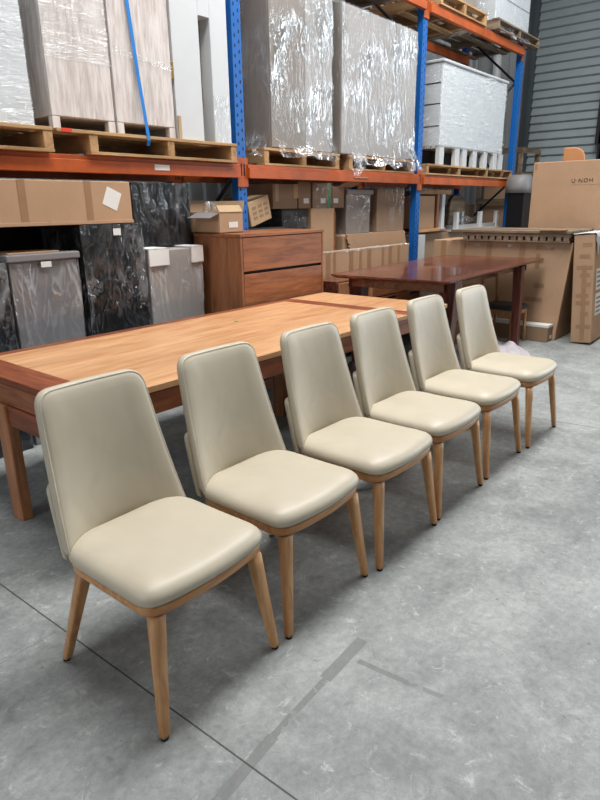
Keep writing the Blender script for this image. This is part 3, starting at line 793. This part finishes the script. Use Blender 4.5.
# ------------------------------------------------------------------ dark red table, sideboard, black chair, low carton, blanket
t = thing('dark_dining_table', 'dark red-brown glossy timber dining table behind the far chairs', 'table', (5.735, 2.915, 0), .055)
W, D = 1.262, .586
out = [(-W, -D), (W, -D), (W, D), (-W, D)]
pr = rounded(W, W, 2*D, (.04,)*4, 4)
b = MB(); b.loft([[(p.x*k, (p.y-D)*k2, z) for p in pr] for k, k2, z in ((.972, .94, .888), (.996, .992, .905), (1, 1, .915), (1, 1, .920))], 0, False)
b.build('table_top', M['walnut_x'], t)
for y in (-D+.20, D-.225): bx('apron', M['walnut_x'], t, -W+.22, W-.22, y, y+.025, .80, .887, .002)
for x in (-W+.18, W-.205): bx('apron', M['walnut_x'], t, x, x+.025, -D+.13, D-.13, .80, .887, .002)
def taper_leg(parent, x, y, top, foot, zt, dx, dy, mat):
    b = MB(); b.loft([[(x+dx+i*foot, y+dy+j*foot, 0) for i, j in ((-1,-1),(1,-1),(1,1),(-1,1))], [(x+i*top, y+j*top, zt) for i, j in ((-1,-1),(1,-1),(1,1),(-1,1))]], 0, False)
    return b.build('leg', mat, parent, .008)
for sx in (-1, 1):
    for sy in (-1, 1):
        wide = .075 if sx < 0 else .05
        taper_leg(t, sx*(W-(.31 if sx < 0 else .66)), sy*(D-(.13 if sx < 0 else .06)), wide if sx < 0 else .048, .036, .886, .0 if sx < 0 else .055, -.015*sx, M['walnut_z'])
t = thing('sideboard', 'low walnut sideboard with drawers tucked behind and under the dark red table', 'sideboard', (5.72, 3.60, 0), 0)
bx('carcass', M['walnut_x'], t, -.92, .92, .02, .34, .12, .80, .003)
for k in range(3):
    x0 = -.90+k*.605
    for j in range(3):
        dr = bx('drawer', M['jarrah_x'] if k else M['redgum_z'], t, x0, x0+.595, 0, .0195, .14+j*.218, .14+j*.218+.205, .002)
        bx('finger_pull', M['dark_gap'], dr, x0+.15, x0+.45, -.0012, .0, .14+j*.218+.17, .14+j*.218+.19, 0)
for x in (-.86, .80):
    for y in (.04, .28): bx('leg', M['walnut_z'], t, x, x+.05, y, y+.05, 0, .12, .003)
# pair of white boxes stacked under the dark table
g2 = 'white boxes under the dark red table'
crate('white_box', 'white box on the floor under the dark red table, lower of two', 'box', 5.90, 6.22, 2.97, 3.3, 0.0, .29, M['card'], 0, g2)
crate('white_box', 'white box standing on a brown one under the dark red table', 'box', 5.88, 6.22, 2.96, 3.3, .291, .475, M['white_lac'], 0, g2)
crate('white_box', 'topmost white box in the stack under the dark red table', 'box', 5.88, 6.20, 2.96, 3.3, .485, .70, M['white_lac'], 0, g2)
# black seat chair
t = thing('dining_chair', 'timber dining chair with charcoal seat beside the dark red table leg', 'chair', (6.715, 2.67, 0), math.radians(-4))
pr = rounded(.205, .20, .43, (.09, .09, .03, .03)); b = MB()
cx0 = Vector((0, .21))
def sc(p, k): return (cx0.x+(p.x-cx0.x)*k, cx0.y+(p.y-cx0.y)*k)
b.loft([[sc(p, k)[0:1]+(sc(p, k)[1]-.21, z) for p in pr] for k, z in ((.96, .385), (1, .395), (1, .415), (.95, .428), (.6, .436), (.1, .437))], 0, True); b.build('seat', M['black_leather'], t)
b = MB(); b.loft([[sc(p, .93)[0:1]+(sc(p, .93)[1]-.21, z) for p in pr] for z in (.34, .384)], 0, False); b.build('seat_frame', M['oak_ring'], t)
for x in (-.165, .165):
    b = MB(); b.tube([(x, -.16, .34), (x*1.06, -.175, 0)], [.02, .013], 10); b.build('leg', M['oak'], t)
    b = MB(); b.tube([(x*1.08, .22, 0), (x, .185, .36), (x, .20, .6), (x*.98, .235, .80)], [.013, .019, .016, .013], 10); b.build('back_leg', M['oak'], t)
b = MB(); n = 14
b.loft([[(-.19+.38*i/n, .235-.0+.05*math.sin(PI*i/n), z) for i in range(n+1)] + [(-.19+.38*(n-i)/n, .217+.05*math.sin(PI*(n-i)/n), z) for i in range(n+1)] for z in (.70, .79)], 0, False)
b.build('backrest', M['oak_ring'], t, .006)
# low carton
t = crate('low_carton', 'long low carton with a white top edge beneath the charcoal seated chair', 'carton', 6.925, 7.075, 2.24, 3.2, 0, .19, M['card_dark'], 0)
bx('white_top', M['label'], t, -.077, .077, -.003, .95, .166, .192, 0); lab(t, .0, .06, .03, .07)
# blankets
def blanket(name, label, pts, h, mat, seed, cx, cy, nr=13, na=56):
    b = MB(); vs = [(0, 0, h*.8)]; fs = []
    for j in range(1, nr+1):
        for i in range(na):
            a = 2*PI*i/na; q = (a/(2*PI))*len(pts); k = int(q) % len(pts); f = q-int(q)
            R = pts[k]*(1-f)+pts[(k+1) % len(pts)]*f; rr = R*j/nr
            x, y = rr*math.cos(a), rr*.62*math.sin(a)
            e = 1-(j/nr)**3
            z = h*e*(.55+.9*abs(noise.noise(Vector((x*4, y*4, seed))))+.5*noise.noise(Vector((x*9, y*9, seed+3))))
            vs.append((x, y, max(.002, z)+.004))
    for i in range(na): fs.append((0, 1+i, 1+(i+1) % na))
    for j in range(nr-1):
        for i in range(na):
            a = 1+j*na+i; c = 1+j*na+(i+1) % na; fs.append((a, a+na, c+na, c))
    b.add(vs, fs, 0, True)
    o = b.build(name, mat, loc=(cx, cy, 0), sub=1); tag(o, label, 'blanket'); return o
blanket('moving_blanket', 'pale lilac moving blanket bunched on the floor around the dark table leg', [.62, .7, .8, .95, 1.0, .85, .6, .6], .15, M['blanket'], 2, 5.86, 2.46)
blanket('moving_blanket', 'mauve grey blanket heaped on the floor between the two tables', [.38, .40, .38, .37, .36, .36, .37, .38], .46, M['blanket_dark'], 5, 3.68, 2.66)

# ------------------------------------------------------------------ long honey timber table
X0, X1, Y0, Y1, ZT = 1.19, 4.40, 2.205, 3.44, .76
t = thing('long_dining_table', 'long honey timber dining table with dark red end strips, behind the chair row', 'table', (2.795, 2.82, 0), .012)
hx, hy = (X1-X0)/2, (Y1-Y0)/2
xe = 3.78-2.795          # where the dark cross strip sits
def tp(name, mat, x0, x1, y0, y1): return bx(name, mat, t, x0, x1, y0, y1, ZT-.03, ZT, .002)
tp('end_strip', M['redgum_y'], -hx, -hx+.165, -hy, hy)
tp('edge_strip', M['redgum_x'], -hx+.166, xe+.14, hy-.07, hy)
tp('table_top', M['top_oak'], -hx+.166, xe-.001, -hy, hy-.071)
tp('cross_strip', M['redgum_y'], xe, xe+.14, -hy, hy-.071)
tp('extension_leaf', M['top_oak'], xe+.141, hx, -hy, hy)
for nm, q in (('side_rail', (-hx+.006, hx-.1, -hy+.006, -hy+.04)), ('side_rail', (-hx+.006, hx-.1, hy-.04, hy-.006))):
    bx(nm, M['redgum_x'], t, *q, ZT-.137, ZT-.036, .003)
bx('end_rail', M['rail_y'], t, -hx+.006, -hx+.04, -hy+.041, hy-.041, ZT-.137, ZT-.036, .003)
bx('end_rail', M['redgum_y'], t, hx-.14, hx-.1, -hy+.041, hy-.041, ZT-.137, ZT-.036, .003)
bx('core_frame', M['dark_gap'], t, -hx+.05, hx-.15, -hy+.045, hy-.045, ZT-.10, ZT-.031, 0)
for x, yf in ((1.145, 2.42), (3.19, 2.55)):
    for y in (yf, 2.895):
        lx, ly = max(x-2.795, -hx), y-2.82
        xa, xb = (-hx-.018, -hx+.04) if x < 2 else (lx, lx+.088)
        bx('leg', M['redgum_z'], t, xa, xb, ly, ly+.105, 0, ZT-.138, .006)
    bx('stretcher', M['redgum_y'], t, (xa+xb)/2-.015, (xa+xb)/2+.015, yf+.106-2.82, 2.894-2.82, ZT-.24, ZT-.14, .003)
gd = MB(); gd.box(-.012, .012, -.012, .012, 0, .001)
gd.build('green_sticker', M['green_tape'], t, loc=(.09, .22, ZT+.0003))

# ------------------------------------------------------------------ the six cream chairs
def lf(parent, foot, top, name='leg'):
    fx, fy = foot; tx, ty, tz = top; rings = []; N = 16
    zs = [0.012, .02, .12, .25, .34, tz]
    for z in zs:
        k = z/tz; cx, cy = fx+(tx-fx)*k, fy+(ty-fy)*k
        a = .0145+(.0255-.0145)*min(1, k*1.05); c = .0135+(.020-.0135)*k
        ring = []
        for i in range(N):
            q = 2*PI*i/N; cs, sn = math.cos(q), math.sin(q)
            e = .5
            ring.append((cx+a*math.copysign(abs(cs)**e, cs), cy+c*math.copysign(abs(sn)**e, sn), z))
        rings.append(ring)
    b = MB(); b.loft(rings); o = b.build(name, M['oak'], parent)
    b = MB(); b.loft([[(fx+.012*math.cos(2*PI*i/12), fy+.0115*math.sin(2*PI*i/12), z) for i in range(12)] for z in (0, .0118)], 0, False)
    b.build('foot_pad', M['black_pad'], o)
def make_chair(label):
    t = thing('cream_dining_chair', label, 'chair', (0,0,0), 0, 'row of six cream leather dining chairs')
    # seat outline: x, y with front at -y
    o = rounded(.250, .250, .485, (.075, .075, .13, .13), 9)
    o = [Vector((p.x, p.y-.236 - .018*max(0, 1-(p.x/.2)**2)*(1 if p.y < .1 else 0))) for p in o]
    C0 = Vector((0, 0))
    def ring(inset, z, dome=0):
        r = []
        for p in o:
            L = p.length; k = max(0.02, (L-inset)/L); r.append((p.x*k, p.y*k, z))
        return r
    b = MB(); b.loft([ring(.030, .388), ring(.016, .393), ring(.006, .404), ring(.004, .424), ring(.010, .430)]); b.build('seat_frame', M['oak_ring'], t)
    b = MB(); b.loft([ring(.012, .4305), ring(.001, .436), ring(-.004, .446), ring(-.004, .458), ring(.003, .471), ring(.016, .482), ring(.038, .4905), ring(.075, .497), ring(.12, .501), ring(.17, .5035), ring(.235, .504)])
    b.build('seat_cushion', M['leather'], t)
    # backrest
    ob = rounded(.247, .200, .515, (.02, .02, .058, .058), 9)
    def bp(p, inset, d):
        """outline point (s, t) -> 3D; d = depth towards the sitter"""
        c = Vector((0, .25)); v = p-c; L = v.length; q = c+v*max(.02, (L-inset)/L)
        s, tt = q.x, q.y
        q2 = tt/.515; y = .272+.060*q2+.017*q2*q2 - (1.05*(1-q2)**1.5+.45)*s*s
        return (s, y-d, .452+tt-.0*d)
    prof = [(.016, -.026), (.004, -.022), (.0, -.010), (.0, .006), (.003, .014), (.0065, .0145), (.0085, .0135), (.011, .0155), (.022, .020), (.05, .0235), (.09, .0255), (.14, .026), (.19, .0262), (.24, .0262)]
    b = MB(); b.loft([[bp(p, .25, -.027) for p in ob]] + [[bp(p, .12, -.028) for p in ob]] + [[bp(p, i, d) for p in ob] for i, d in prof]); b.build('backrest', M['leather'], t)
    # rear lower panel wrapping behind the back
    orr = rounded(.236, .222, .245, (.02, .02, .03, .03), 6)
    def rp(p, inset, d):
        c = Vector((0, .12)); v = p-c; L = v.length; q = c+v*max(.02, (L-inset)/L); s, tt = q.x*1.02, q.y-.02
        q2 = tt/.515; y = .272+.060*q2+.017*q2*q2 - (1.05*(1-q2)**1.5+.45)*s*s
        return (s, y+.018+d, .440+tt)
    b = MB(); b.loft([[rp(p, i, d) for p in orr] for i, d in ((.2, .002), (.008, .002), (.0, .008), (.0, .028), (.006, .035), (.02, .038), (.2, .038))]); b.build('rear_panel', M['leather'], t)
    for s in (-1, 1):
        lf(t, (s*.25, -.25), (s*.205, -.205, .392)); lf(t, (s*.25, .29), (s*.205, .165, .392))
    return t
def dup(root, label):
    r = root.copy(); COL.objects.link(r); r['label'] = label
    for ch in list(root.children):
        c = ch.copy(); COL.objects.link(c); c.parent = r
        for g in ch.children:
            d = g.copy(); COL.objects.link(d); d.parent = c
    return r
CL = ['cream leather dining chair nearest the camera, at the left end of the row',
      'second cream leather dining chair from the left end of the row',
      'third cream leather dining chair from the left end of the row',
      'fourth cream leather dining chair from the left, third from the far end',
      'fifth cream leather dining chair from the left, next to last in the row',
      'last cream leather dining chair at the far right end of the row']
pos = [(1.050, 1.499, 1.2), (1.624, 1.503, .6), (2.200, 1.484, .6), (2.762, 1.499, .2), (3.358, 1.512, .4), (3.968, 1.499, .2)]
ch0 = make_chair(CL[0])
for i, (x, y, r) in enumerate(pos):
    o = ch0 if i == 0 else dup(ch0, CL[i])
    o.location = (x, y, 0); o.rotation_euler = (0, 0, math.radians(r))

# ------------------------------------------------------------------ light
W_ = bpy.data.worlds.new('World'); S.world = W_; W_.use_nodes = True
bg = W_.node_tree.nodes['Background']; bg.inputs['Color'].default_value = (.86, .93, 1.0, 1); bg.inputs['Strength'].default_value = .09
def area(name, loc, target, sx, sy, power, col=(1,1,1)):
    d = bpy.data.lights.new(name, 'AREA'); d.shape = 'RECTANGLE'; d.size = sx; d.size_y = sy; d.energy = power; d.color = col
    o = bpy.data.objects.new(name, d); COL.objects.link(o); o.location = loc
    o.rotation_euler = (Vector(target)-Vector(loc)).to_track_quat('-Z', 'Y').to_euler(); return o
area('roof_skylight', (4.8, 1.9, 6.6), (4.8, 1.8, 0), 8.5, 1.6, 690, (1, .99, .97))
area('roof_skylight', (6.0, -3.0, 6.6), (6.0, -2.6, 0), 9, 1.6, 90, (1, .99, .97))
area('doorway_daylight_or_fill', (-7.5, 2.2, 3.6), (4, 2.4, 1.2), 4.5, 4.5, 210, (.95, .97, 1))  # added unseen fill from behind the camera, no doorway known there
area('doorway_daylight_or_fill', (12.9, -2.6, 3.2), (0, -2.0, 2.6), 3.6, 5.0, 380, (.84, .93, 1))

# ------------------------------------------------------------------ camera
cd = bpy.data.cameras.new('Camera'); cam = bpy.data.objects.new('Camera', cd); COL.objects.link(cam)
r = Vector((.64695208, -.76239359, -.01445769)); u = Vector((.24170809, .18705256, .95214943)); dv = Vector((.72320827, .61948959, -.30529074))
cam.matrix_world = Matrix(((r.x, u.x, -dv.x, 0), (r.y, u.y, -dv.y, 0), (r.z, u.z, -dv.z, 1.51590997), (0, 0, 0, 1)))
cd.sensor_fit = 'HORIZONTAL'; cd.sensor_width = 36; cd.lens = 605.2194551*36/600; cd.clip_start = .05; cd.clip_end = 100
S.camera = cam
S.view_settings.view_transform = 'Standard'; S.view_settings.look = 'None'; S.view_settings.exposure = .12; S.view_settings.gamma = 1
S.view_settings.use_curve_mapping = False
